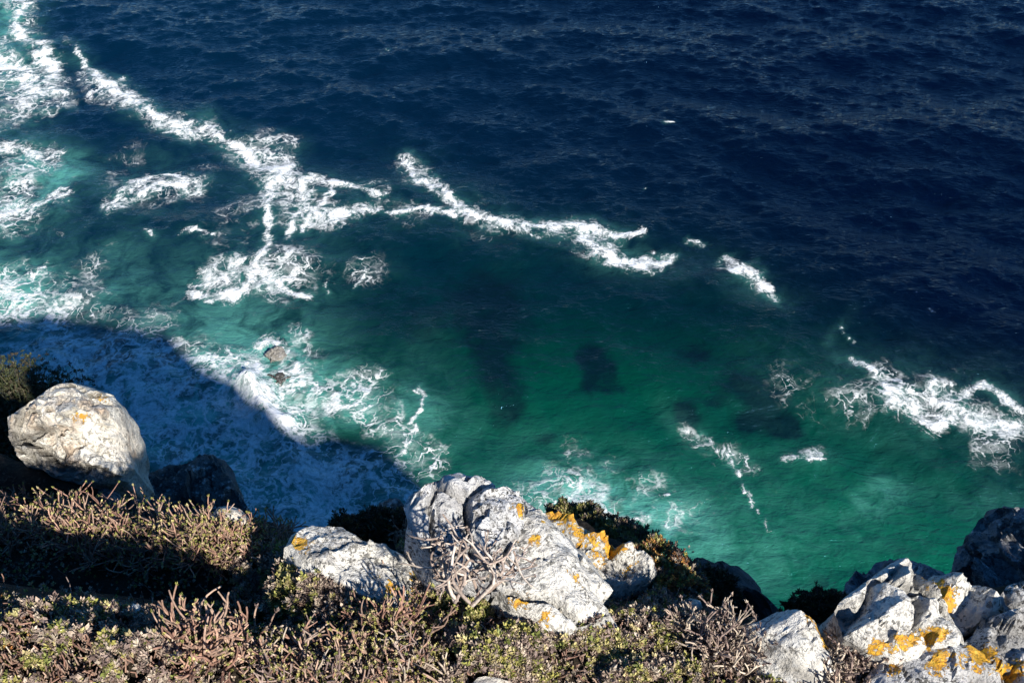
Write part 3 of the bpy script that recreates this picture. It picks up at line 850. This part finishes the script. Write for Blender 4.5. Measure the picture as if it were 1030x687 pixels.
PINK = np.array([[.32, .185, .135], [.38, .235, .17], [.25, .14, .105], [.42, .29, .215], [.30, .20, .15]])
PINK *= .86
BLEACH = np.array([[.42, .35, .29], [.36, .29, .25], [.48, .41, .35], [.30, .23, .19]])
YG = np.array([[.38, .35, .10], [.27, .27, .07], [.50, .44, .19], [.17, .19, .05], [.52, .43, .22]])
GREYP = np.array([[.37, .28, .22], [.46, .37, .29], [.27, .20, .17], [.21, .15, .13], [.54, .45, .35]])
YG *= .88; GREYP *= .84
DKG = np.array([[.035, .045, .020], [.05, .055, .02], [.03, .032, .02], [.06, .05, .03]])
RUST = np.array([[.30, .13, .04], [.36, .20, .05], [.22, .10, .05]])

def pick(pal, n):
    return pal[RNG.integers(0, len(pal), n)] * (0.75 + .5 * RNG.random((n, 1)))

def unit(v):
    return v / (np.linalg.norm(v, axis=-1, keepdims=True) + 1e-9)

def in_poly(poly, n, pow=None):
    p = np.array(poly, float)
    out = []
    lo, hi = p.min(0), p.max(0)
    cnt = 0
    while cnt < n:
        q = lo + (hi - lo) * RNG.random((n * 2 + 20, 2))
        _, ins = poly_dist(q[:, 0], q[:, 1], [tuple(a) for a in p])
        out.append(q[ins]); cnt += ins.sum()
    return np.concatenate(out)[:n]

def grow(base, direc, length, bend, k=5):
    """curved paths that bend upward with a little wander"""
    n = len(base)
    d = unit(direc); pts = [base]
    wob = unit(RNG.normal(size=(n, 3)))
    for j in range(k - 1):
        d = unit(d + np.array([0, 0, 1.0]) * bend / k + wob * .22 + RNG.normal(size=(n, 3)) * .12)
        pts.append(pts[-1] + d * (length / (k - 1))[:, None])
    return np.stack(pts, 1), d

def rosette(pl, at, direc, size, pal, per=6, spread=.8):
    n = len(at)
    col = pick(pal, n)
    d = unit(direc)
    a = unit(np.cross(d, RNG.normal(size=(n, 3)))); b = np.cross(d, a)
    for j in range(per):
        th = j * 2.4 + RNG.random(n) * .7
        el = spread * (0.45 + .75 * ((j + .5) / per))
        o = a * np.cos(th)[:, None] + b * np.sin(th)[:, None]
        dd = o * np.sin(el) + d * np.cos(el)
        ln = size * (0.75 + .5 * RNG.random(n))
        pl.leaves(at - d * (size * .5 * j / per)[:, None], dd, d, ln, ln * .46, col * (0.85 + .3 * RNG.random((n, 1))))

def twiggy(label, poly, nplants, height, stempal, leafpal, cat='shrub', name='twiggy_shrub', group=None, thick=.0028, leafy=.7, fill=0, fillpal=None, lean=(0, 0, 0), kids=4, leafsize=.012, base=None, sink=.02, spread=.36):
    """an upright shrub of stubby forked twigs with leaf tufts at the tips"""
    pl = Plant()
    if base is None:
        q = in_poly(poly, nplants)
        B, ok = hit(q[:, 0], q[:, 1]); B = B[ok]
    else:
        B = base
    n = len(B)
    B = B - np.array([0, 0, sink])
    d0 = unit(np.array([0, .12, 1.0]) + np.array(lean) + RNG.normal(size=(n, 3)) * np.array([spread, spread, .2]))
    ln = height * (0.6 + .7 * RNG.random(n))
    p1, t1 = grow(B, d0, ln * .6, .7, 5)
    c = pick(stempal, n)
    r = thick * (1.0 + .6 * RNG.random(n))
    pl.tubes(p1, r * 1.25, r, c)
    tips, dirs, cols, rad = [], [], [], []
    for k in range(kids):
        m = RNG.random(n) < (.95 if k < 2 else .6)
        src = p1[np.arange(n), RNG.integers(2, 5, n)][m]
        dd = unit(t1[m] + RNG.normal(size=(m.sum(), 3)) * np.array([.62, .62, .3]))
        p2, t2 = grow(src, dd, ln[m] * (.35 + .3 * RNG.random(m.sum())), .8, 5)
        pl.tubes(p2, r[m] * .98, r[m] * .72, c[m] * (0.9 + .3 * RNG.random((m.sum(), 1))))
        tips.append(p2[:, -1]); dirs.append(t2); cols.append(c[m]); rad.append(r[m])
        # side spurs
        m2 = RNG.random(len(p2)) < .6
        s2 = p2[m2, 2]
        d3 = unit(t2[m2] + RNG.normal(size=(m2.sum(), 3)) * .75)
        p3, t3 = grow(s2, d3, ln[m][m2] * .28, .9, 4)
        pl.tubes(p3, r[m][m2] * .8, r[m][m2] * .6, c[m][m2])
        tips.append(p3[:, -1]); dirs.append(t3)
    tips = np.concatenate(tips); dirs = np.concatenate(dirs)
    m = RNG.random(len(tips)) < leafy
    rosette(pl, tips[m], dirs[m], np.full(m.sum(), leafsize), leafpal, 6, .75)
    if fill:
        q = in_poly(poly, fill); F, ok = hit(q[:, 0], q[:, 1]); F = F[ok]
        F = F + np.array([0, 0, 1.0]) * (RNG.random((len(F), 1)) * height * .35)
        rosette(pl, F, np.array([0, 0, 1.0]) + RNG.normal(size=F.shape) * .6, .010 + .007 * RNG.random(len(F)), fillpal if fillpal is not None else leafpal, 6, .95)
    org = B.mean(0)
    root = empty(name, org, label, cat, group)
    pl.build(root, M_STEM, M_LEAF, org)
    return root

def leafy(label, poly, n, height, pal, size=.014, cat='shrub', name='leafy_shrub', group=None, stems=0, stempal=PINK, pals=None, clump=6.5, base=None, per=7, lift=0.0, patchy=.05):
    """a low dense plant: leaf rosettes crowded over a lumpy dome on short stems"""
    pl = Plant()
    if base is None:
        q = in_poly(poly, n)
        B, ok = hit(q[:, 0], q[:, 1]); B = B[ok]; q = q[ok]
        ed, _ = poly_dist(q[:, 0], q[:, 1], [tuple(map(float, a)) for a in poly])
        dome = np.clip(ed / 22, 0, 1) ** .6
    else:
        B = base; dome = np.ones(len(B))
    lump = .5 + .5 * vnoise(B * clump, 5) + .25 * vnoise(B * clump * 2.3, 8)
    top = B + np.array([0, -.05, 1.0]) * (height * 1.35 * dome * (.2 + .95 * lump) * (1 - .45 * RNG.random(len(B)) ** 2))[:, None] + np.array([0, 0, lift])
    top += RNG.normal(size=top.shape) * .006
    d = unit(np.array([0.05, -.1, 1.0]) + RNG.normal(size=B.shape) * .55)
    sel = vnoise(B * 5.5, 31) + .6 * vnoise(B * 17, 33) + RNG.normal(size=len(B)) * .22
    sz = size * (0.6 + .7 * RNG.random(len(B)))
    keep = (.55 * vnoise(B * 8, 44) + .45 * vnoise(B * 22, 46)) > -patchy
    pals = pals or [pal]
    lev = np.clip(((sel + .8) / 1.6 * len(pals)).astype(int), 0, len(pals) - 1)
    for k, p in enumerate(pals):
        m = (lev == k) & keep
        rosette(pl, top[m], d[m], sz[m], p, per, .9)
    s = RNG.random(len(B)) < .18
    paths = np.stack([(B * .45 + top * .55)[s] + RNG.normal(size=(s.sum(), 3)) * .012, (B * .2 + top * .8)[s] + RNG.normal(size=(s.sum(), 3)) * .006, top[s]], 1)
    pl.tubes(paths, np.full(s.sum(), .0032), np.full(s.sum(), .002), pick(stempal, s.sum()) * .8)
    if stems:
        i = RNG.integers(0, len(B), stems)
        p1, t1 = grow(B[i], np.array([0, 0, 1.0]) + RNG.normal(size=(stems, 3)) * .5, height * (.9 + .6 * RNG.random(stems)) + .03, .8, 5)
        pl.tubes(p1, np.full(stems, .0048), np.full(stems, .0034), pick(stempal, stems))
        rosette(pl, p1[:, -1], t1, np.full(stems, size * .85), pal, 6, .8)
    org = B.mean(0)
    root = empty(name, org, label, cat, group)
    pl.build(root, M_STEM, M_LEAF, org)
    return root

TW = 'twiggy shrubs on the slope'
LF = 'low leafy shrubs on the slope'
# left band of upright pinkish twigs
twiggy('pink brown twiggy shrub at the left picture edge, below the dark bush', [(-40, 515), (20, 505), (62, 512), (60, 552), (10, 562), (-40, 560)], 140, .15, PINK, YG, group=TW, leafy=.5)
twiggy('tall pink twiggy shrub with green tips directly below the big white boulder', [(60, 512), (105, 515), (170, 520), (178, 560), (150, 574), (90, 570), (56, 552)], 260, .18, PINK, YG, group=TW, leafy=.55)
twiggy('pink twiggy shrub with greener tips below the dark low rock', [(170, 525), (212, 528), (250, 540), (262, 568), (225, 580), (176, 574)], 190, .16, PINK, YG, group=TW, leafy=.75)
twiggy('sparse twigs with green leaf tips leaning over the lip beside the half buried white rock', [(246, 535), (280, 542), (292, 556), (282, 574), (256, 566)], 70, .14, PINK, YG, group=TW, leafy=.8)
twiggy('thick forked twigs spreading at the right end of the cushion plant', [(165, 640), (205, 632), (250, 640), (268, 668), (215, 680), (175, 672)], 85, .17, PINK * 1.05, YG, group=TW, leafy=.35, thick=.0036, kids=3)
twiggy('brown twiggy shrub growing over the near end of the half buried white rock', [(330, 590), (370, 592), (412, 622), (425, 650), (380, 650), (335, 625)], 130, .16, PINK, YG, group=TW, leafy=.6)
twiggy('grey twig thicket at the bottom edge left of the tan rock', [(260, 655), (340, 648), (430, 660), (460, 700), (300, 706), (255, 690)], 190, .15, np.concatenate([PINK, GREYP]), YG, group=TW, leafy=.55)
twiggy('dry grey twigs in front of the small pale stone on the lip', [(690, 628), (722, 628), (752, 640), (768, 664), (740, 678), (700, 660)], 125, .14, GREYP, GREYP, group=TW, leafy=.5)
twiggy('tangle of grey twigs between the two orange spotted rocks at the right', [(826, 662), (850, 654), (874, 664), (876, 690), (840, 700), (822, 690)], 90, .13, GREYP, GREYP, group=TW, leafy=.7)
twiggy('small brown twigs standing in the shade at the left foot of the knobby grey boulder', [(398, 540), (425, 545), (440, 570), (432, 590), (405, 575)], 60, .13, PINK, GREYP, group=TW, leafy=.6)

# bleached bare branches in front of the largest boulder
RN = unit(np.array([.20, .12, .95])); RP = hit(np.array([575.0]), np.array([637.0]))[0][0] + RN * .05
def bare_branches():
    pl = Plant()
    roots = [(455, 586), (458, 592), (474, 596), (480, 590), (462, 580)]
    tips_px = [[(432, 542, .22), (436, 560, .16), (444, 575, .10)], [(452, 552, .2), (462, 548, .26), (448, 566, .12)], [(470, 548, .24), (478, 556, .26), (484, 545, .2)], [(500, 548, .24), (510, 560, .22), (497, 575, .16)], [(515, 578, .18), (505, 590, .12), (490, 572, .2)]]
    for rt, tp in zip(roots, tips_px):
        B = on_plane(np.array(float(rt[0])), np.array(float(rt[1]) + 12), RP, RN); B = B - unit(B - CAM) * .10
        for (tx, ty, hh) in tp:
            dr = rays(np.array(float(tx)), np.array(float(ty))); dr /= np.linalg.norm(dr)
            T = CAM + dr * (np.linalg.norm(B - CAM) - hh * .55)
            side = unit(np.cross(T - B, RNG.normal(size=3))) * np.linalg.norm(T - B) * .28
            s = np.linspace(0, 1, 9)[:, None]
            path = B * (1 - s) + T * s + side * np.sin(s * math.pi) + np.array([0, 0, .05]) * np.sin(s * math.pi) + np.cumsum(RNG.normal(size=(9, 3)) * .004, 0)
            pl.tubes(path[None], np.array([.0072]), np.array([.0040]), pick(BLEACH, 1))
            for k in (3, 4, 5, 6, 7):
                if RNG.random() < .75:
                    dd = unit((path[k] - path[k - 1])[None] * 20 + RNG.normal(size=(1, 3)) * .7)
                    p2, t2 = grow(path[k][None], dd, np.array([.06 + .07 * RNG.random()]), .5, 6)
                    pl.tubes(p2, np.array([.0046]), np.array([.0026]), pick(BLEACH, 1))
                    p3, t3 = grow(p2[:, 3], unit(t2 + RNG.normal(size=(1, 3)) * .8), np.array([.05]), .5, 5)
                    pl.tubes(p3, np.array([.0034]), np.array([.0022]), pick(BLEACH, 1))
                    rosette(pl, p3[:, -1], t3, np.full(1, .010), GREYP, 6, .8)
    org = on_plane(np.array(466.0), np.array(600.0), RP, RN)
    root = empty('bare_shrub', org, 'bleached bare shrub with curling pale branches in front of the knobby grey boulder', 'shrub', None)
    pl.build(root, M_STEM, M_LEAF, org)
bare_branches()

# cushions and leafy plants
leafy('wide cushion of pale yellow green leaves filling the bottom left corner', [(-60, 640), (-10, 622), (40, 606), (100, 602), (150, 612), (185, 632), (196, 668), (190, 706), (-60, 706)], 5200, .12, YG, .021, name='cushion_plant', cat='cushion plant', pals=[GREYP, GREYP * 1.1, YG, GREYP * .9, GREYP * 1.1, YG], stems=0)
leafy('yellow green leafy shrub left of the half buried white rock', [(228, 566), (262, 556), (292, 560), (310, 576), (340, 592), (372, 606), (360, 620), (300, 612), (240, 600)], 2000, .11, YG, .021, group=LF, pals=[GREYP, YG, YG], stems=0)
leafy('green and brown leafy shrub between the half buried white rock and the bleached branches', [(424, 570), (450, 575), (470, 598), (500, 610), (490, 632), (450, 640), (428, 624), (432, 600)], 1300, .09, YG, .021, group=LF, pals=[GREYP, YG, YG * .8], stems=0)
def dome_bush(label, domes, pals, size=.016, name='leafy_bush', cat='bush', group=None, per=6):
    """rounded clumps of leaf rosettes: (photo x, y of the middle, radius, height, extra distance)"""
    pl = Plant(); org = None
    for (px, py, R, hh, off) in domes:
        c = gp(px, py); dr = unit(c - CAM); c = c + dr * off
        org = c if org is None else org
        n = int(2600 * R / .15 * (.016 / size) ** 1.5 * .5)
        v = unit(RNG.normal(size=(n, 3))); v[:, 2] = np.abs(v[:, 2])
        rr = (.55 + .45 * RNG.random(n) ** .4) * (1 + .28 * vnoise(v * 3 + px, 3) + .15 * vnoise(v * 8 + px, 4))
        P = c + v * rr[:, None] * np.array([R, R, hh])
        P = P[vnoise(P * 28, 9) > -.45] if n > 10 else P
        V = unit(P - c + np.array([0, 0, .35 * hh]) + RNG.normal(size=P.shape) * R * .35)
        sel = vnoise(P * 9, 31) + .5 * vnoise(P * 25, 33) + RNG.normal(size=len(P)) * .2
        lev = np.clip(((sel + .8) / 1.6 * len(pals)).astype(int), 0, len(pals) - 1)
        for k, p in enumerate(pals):
            m = lev == k
            rosette(pl, P[m], V[m], size * (.6 + .7 * RNG.random(m.sum())), p, per, .95)
        s = RNG.random(len(P)) < .25
        b0 = c + (P[s] - c) * .15 - np.array([0, 0, .06])
        pl.tubes(np.stack([b0, (b0 + P[s]) / 2 + RNG.normal(size=(s.sum(), 3)) * .01, P[s]], 1), np.full(s.sum(), .004), np.full(s.sum(), .0022), pick(PINK, s.sum()) * .6)
    root = empty(name, org, label, cat, group)
    pl.build(root, M_STEM, M_LEAF, org)
    return root

dome_bush('dense dark leafy bush on the lip behind the orange ridge', [(566, 524, .10, .10, .05), (584, 530, .12, .12, .10), (604, 540, .13, .13, .10), (626, 552, .14, .13, .12), (642, 560, .12, .12, .12)], [DKG * 1.5, GREYP * .45, YG * .55, YG * .8])
dome_bush('rusty and green succulent clump past the end of the orange ridge', [(658, 572, .13, .12, -.05), (678, 586, .13, .12, -.05), (690, 598, .10, .10, -.05), (662, 588, .10, .09, -.1)], [GREYP * .6, RUST, YG * .9, DKG * 1.5])
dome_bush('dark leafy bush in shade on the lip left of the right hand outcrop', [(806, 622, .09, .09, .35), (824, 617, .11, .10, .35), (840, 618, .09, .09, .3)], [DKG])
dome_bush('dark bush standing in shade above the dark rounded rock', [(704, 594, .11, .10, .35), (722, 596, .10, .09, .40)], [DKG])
dome_bush('olive leafy bush grown against the front of the half buried white rock', [(306, 592, .10, .13, -.12), (330, 602, .11, .14, -.14), (352, 612, .11, .13, -.16), (378, 622, .10, .12, -.16), (290, 580, .11, .16, -.12), (300, 602, .13, .20, -.22), (324, 614, .13, .19, -.22), (350, 624, .12, .15, -.2)], [GREYP * .7, GREYP, YG * .8, YG], size=.0185)
dome_bush('brown leafy bush crowding the left foot of the knobby grey boulder, under the bleached branches', [(414, 574, .10, .12, -.28), (432, 592, .11, .13, -.32), (452, 606, .11, .12, -.34), (476, 616, .11, .11, -.32), (500, 622, .09, .09, -.26)], [GREYP * .5, GREYP * .8, YG * .8, YG], size=.0175)
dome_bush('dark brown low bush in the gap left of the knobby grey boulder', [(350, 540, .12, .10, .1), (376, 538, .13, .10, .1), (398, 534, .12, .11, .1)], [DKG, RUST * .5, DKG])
leafy('grey mat of tiny leaves below the orange ridge', [(570, 632), (612, 612), (620, 592), (660, 590), (690, 606), (700, 636), (660, 660), (600, 662), (570, 650)], 2400, .07, GREYP, .0195, group=LF, pals=[GREYP * .7, GREYP, YG, GREYP], stems=0)
leafy('greyish yellow mat of leaves below the smooth white slab', [(450, 640), (500, 618), (548, 632), (574, 650), (600, 664), (590, 706), (440, 706), (430, 660)], 2600, .075, YG, .0195, group=LF, pals=[GREYP * .8, YG, GREYP, YG, GREYP], stems=0)
leafy('grey leafy mat along the bottom edge below the dry grey twigs', [(600, 664), (660, 660), (710, 664), (770, 676), (810, 690), (815, 708), (590, 708)], 2000, .07, GREYP, .0195, group=LF, pals=[GREYP * .7, GREYP, YG, GREYP], stems=0)
leafy('brown leafy mat between the forked twigs and the grey thicket', [(196, 612), (260, 604), (330, 616), (352, 636), (330, 652), (262, 652), (220, 636)], 1500, .06, GREYP, .0195, group=LF, pals=[GREYP * .6, GREYP, YG * .8, DKG], stems=60, patchy=.1)
leafy('yellowish leaf tuft between the low white rock and the peaked boulder', [(836, 640), (856, 640), (876, 654), (880, 668), (852, 668), (838, 656)], 500, .05, YG, .011, group=LF, pals=[GREYP, RUST, GREYP], stems=0)

# dark bush at the far left, standing on the ledge beyond the boulder
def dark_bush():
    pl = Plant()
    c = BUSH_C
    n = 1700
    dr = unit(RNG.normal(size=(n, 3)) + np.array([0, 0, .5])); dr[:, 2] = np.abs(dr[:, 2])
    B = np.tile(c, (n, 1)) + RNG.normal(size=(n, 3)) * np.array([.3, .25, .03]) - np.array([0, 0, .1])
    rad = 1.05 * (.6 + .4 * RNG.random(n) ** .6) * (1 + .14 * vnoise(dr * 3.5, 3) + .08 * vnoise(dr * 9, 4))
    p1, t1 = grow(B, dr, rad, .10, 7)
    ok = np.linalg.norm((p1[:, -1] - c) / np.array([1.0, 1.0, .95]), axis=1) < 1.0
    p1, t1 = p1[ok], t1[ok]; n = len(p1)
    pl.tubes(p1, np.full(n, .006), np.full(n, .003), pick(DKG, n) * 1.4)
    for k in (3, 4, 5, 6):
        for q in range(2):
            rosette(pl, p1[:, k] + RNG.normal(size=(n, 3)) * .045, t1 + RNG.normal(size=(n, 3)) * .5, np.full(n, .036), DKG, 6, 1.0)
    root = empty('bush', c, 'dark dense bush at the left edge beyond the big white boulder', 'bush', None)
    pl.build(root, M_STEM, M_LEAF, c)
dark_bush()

# small plants between the shrubs: nobody could count these
def ground_cover():
    pl = Plant()
    poly = [(-60, 560), (60, 545), (180, 560), (260, 545), (330, 560), (420, 560), (480, 590), (560, 620), (640, 585), (700, 600), (780, 640), (880, 660), (960, 690), (1060, 700), (1060, 715), (-60, 715)]
    q = in_poly(poly, 15000)
    B, ok = hit(q[:, 0], q[:, 1]); B = B[ok]
    keep = (.5 * vnoise(B * 6, 51) + .5 * vnoise(B * 15, 52) + .3 * RNG.normal(size=len(B))) > .0
    B = B[keep]
    top = B + np.array([0, 0, 1.0]) * (.004 + .04 * RNG.random((len(B), 1)))
    d = unit(np.array([0, -.1, 1.0]) + RNG.normal(size=B.shape) * .6)
    sel = RNG.random(len(B)) + .5 * vnoise(B * 4, 61)
    sz = .008 + .006 * RNG.random(len(B))
    for p, lo, hi in ((GREYP, -9, .45), (YG, .45, .85), (GREYP * .7, .85, 1.15), (RUST, 1.15, 9)):
        m = (sel >= lo) & (sel < hi)
        rosette(pl, top[m], d[m], sz[m], p, 6, .95)
    # the same cover carried on over the slope past the picture's edges
    xy = np.stack([-5.5 + 12 * RNG.random(52000), .2 + 4.8 * RNG.random(52000)], 1)
    xy = xy[xy[:, 1] < lip_y(xy[:, 0]) - .04]
    E = np.stack([xy[:, 0], xy[:, 1], ground_z(xy[:, 0], xy[:, 1])], 1)
    ex, ey, ed = topix(E)
    E = E[(ex < -25) | (ex > 1055) | (ey > 700)]
    E = E[(.5 * vnoise(E * 6, 51) + .5 * vnoise(E * 15, 52) + .3 * RNG.normal(size=len(E))) > -.1]
    sel = vnoise(E * 4, 61) + .5 * RNG.normal(size=len(E))
    for p, m in ((GREYP, sel < -.1), (YG, (sel >= -.1) & (sel < .25)), (GREYP * .7, sel >= .25)):
        rosette(pl, E[m] + np.array([0, 0, 1.0]) * (.01 + .07 * RNG.random((m.sum(), 1))), np.array([0, -.1, 1.0]) + RNG.normal(size=(m.sum(), 3)) * .6, .019 + .013 * RNG.random(m.sum()), p, 5, .95)
    m = RNG.random(len(E)) < .22
    p1, t1 = grow(E[m], np.array([0, 0, 1.0]) + RNG.normal(size=(m.sum(), 3)) * .45, .06 + .1 * RNG.random(m.sum()), .6, 5)
    pl.tubes(p1, np.full(m.sum(), .0040), np.full(m.sum(), .0028), pick(PINK, m.sum()))
    m = RNG.random(len(B)) < .12
    p1, t1 = grow(B[m], np.array([0, 0, 1.0]) + RNG.normal(size=(m.sum(), 3)) * .4, .03 + .05 * RNG.random(m.sum()), .5, 4)
    pl.tubes(p1, np.full(m.sum(), .0026), np.full(m.sum(), .0018), pick(np.concatenate([PINK, GREYP]), m.sum()))
    for o in pl.build(None, M_STEM, M_LEAF, np.zeros(3), 'dry_twig_litter', 'ground_cover'):
        o['kind'] = 'stuff'
ground_cover()

#@SECTION LIGHT
# ------------------------------------------------------------------ light
SUN_EL = math.radians(38)
SUN_AZ_X, SUN_AZ_Y = .545, -.838          # horizontal direction towards the sun: behind the camera, to the right
to_sun = Vector((SUN_AZ_X * math.cos(SUN_EL), SUN_AZ_Y * math.cos(SUN_EL), math.sin(SUN_EL)))
sl = bpy.data.lights.new("sun", 'SUN'); sl.energy = 5.0; sl.angle = math.radians(.9); sl.color = (1.0, .95, .87)
so = bpy.data.objects.new("sun", sl); COL.objects.link(so)
so.rotation_euler = to_sun.to_track_quat('Z', 'Y').to_euler()
so.location = (0, 0, 120)
w = bpy.data.worlds.new("World"); SC.world = w; w.use_nodes = True
nt = w.node_tree; nt.nodes.clear()
sky = nt.nodes.new('ShaderNodeTexSky'); sky.sky_type = 'NISHITA'; sky.sun_disc = False
sky.altitude = 3500.0; sky.air_density = 1.0; sky.dust_density = 0.0; sky.ozone_density = 4.0
sky.sun_elevation = SUN_EL
sky.sun_rotation = math.atan2(to_sun.x, to_sun.y)
bg = nt.nodes.new('ShaderNodeBackground'); bg.inputs['Strength'].default_value = .092
ow = nt.nodes.new('ShaderNodeOutputWorld')
hs = nt.nodes.new('ShaderNodeHueSaturation'); hs.inputs['Saturation'].default_value = 1.25
nt.links.new(sky.outputs[0], hs.inputs['Color']); nt.links.new(hs.outputs[0], bg.inputs[0]); nt.links.new(bg.outputs[0], ow.inputs[0])
vs = SC.view_settings
vs.view_transform = 'Standard'; vs.look = 'None'; vs.gamma = 1.0; vs.use_curve_mapping = False
vs.exposure = 0.88
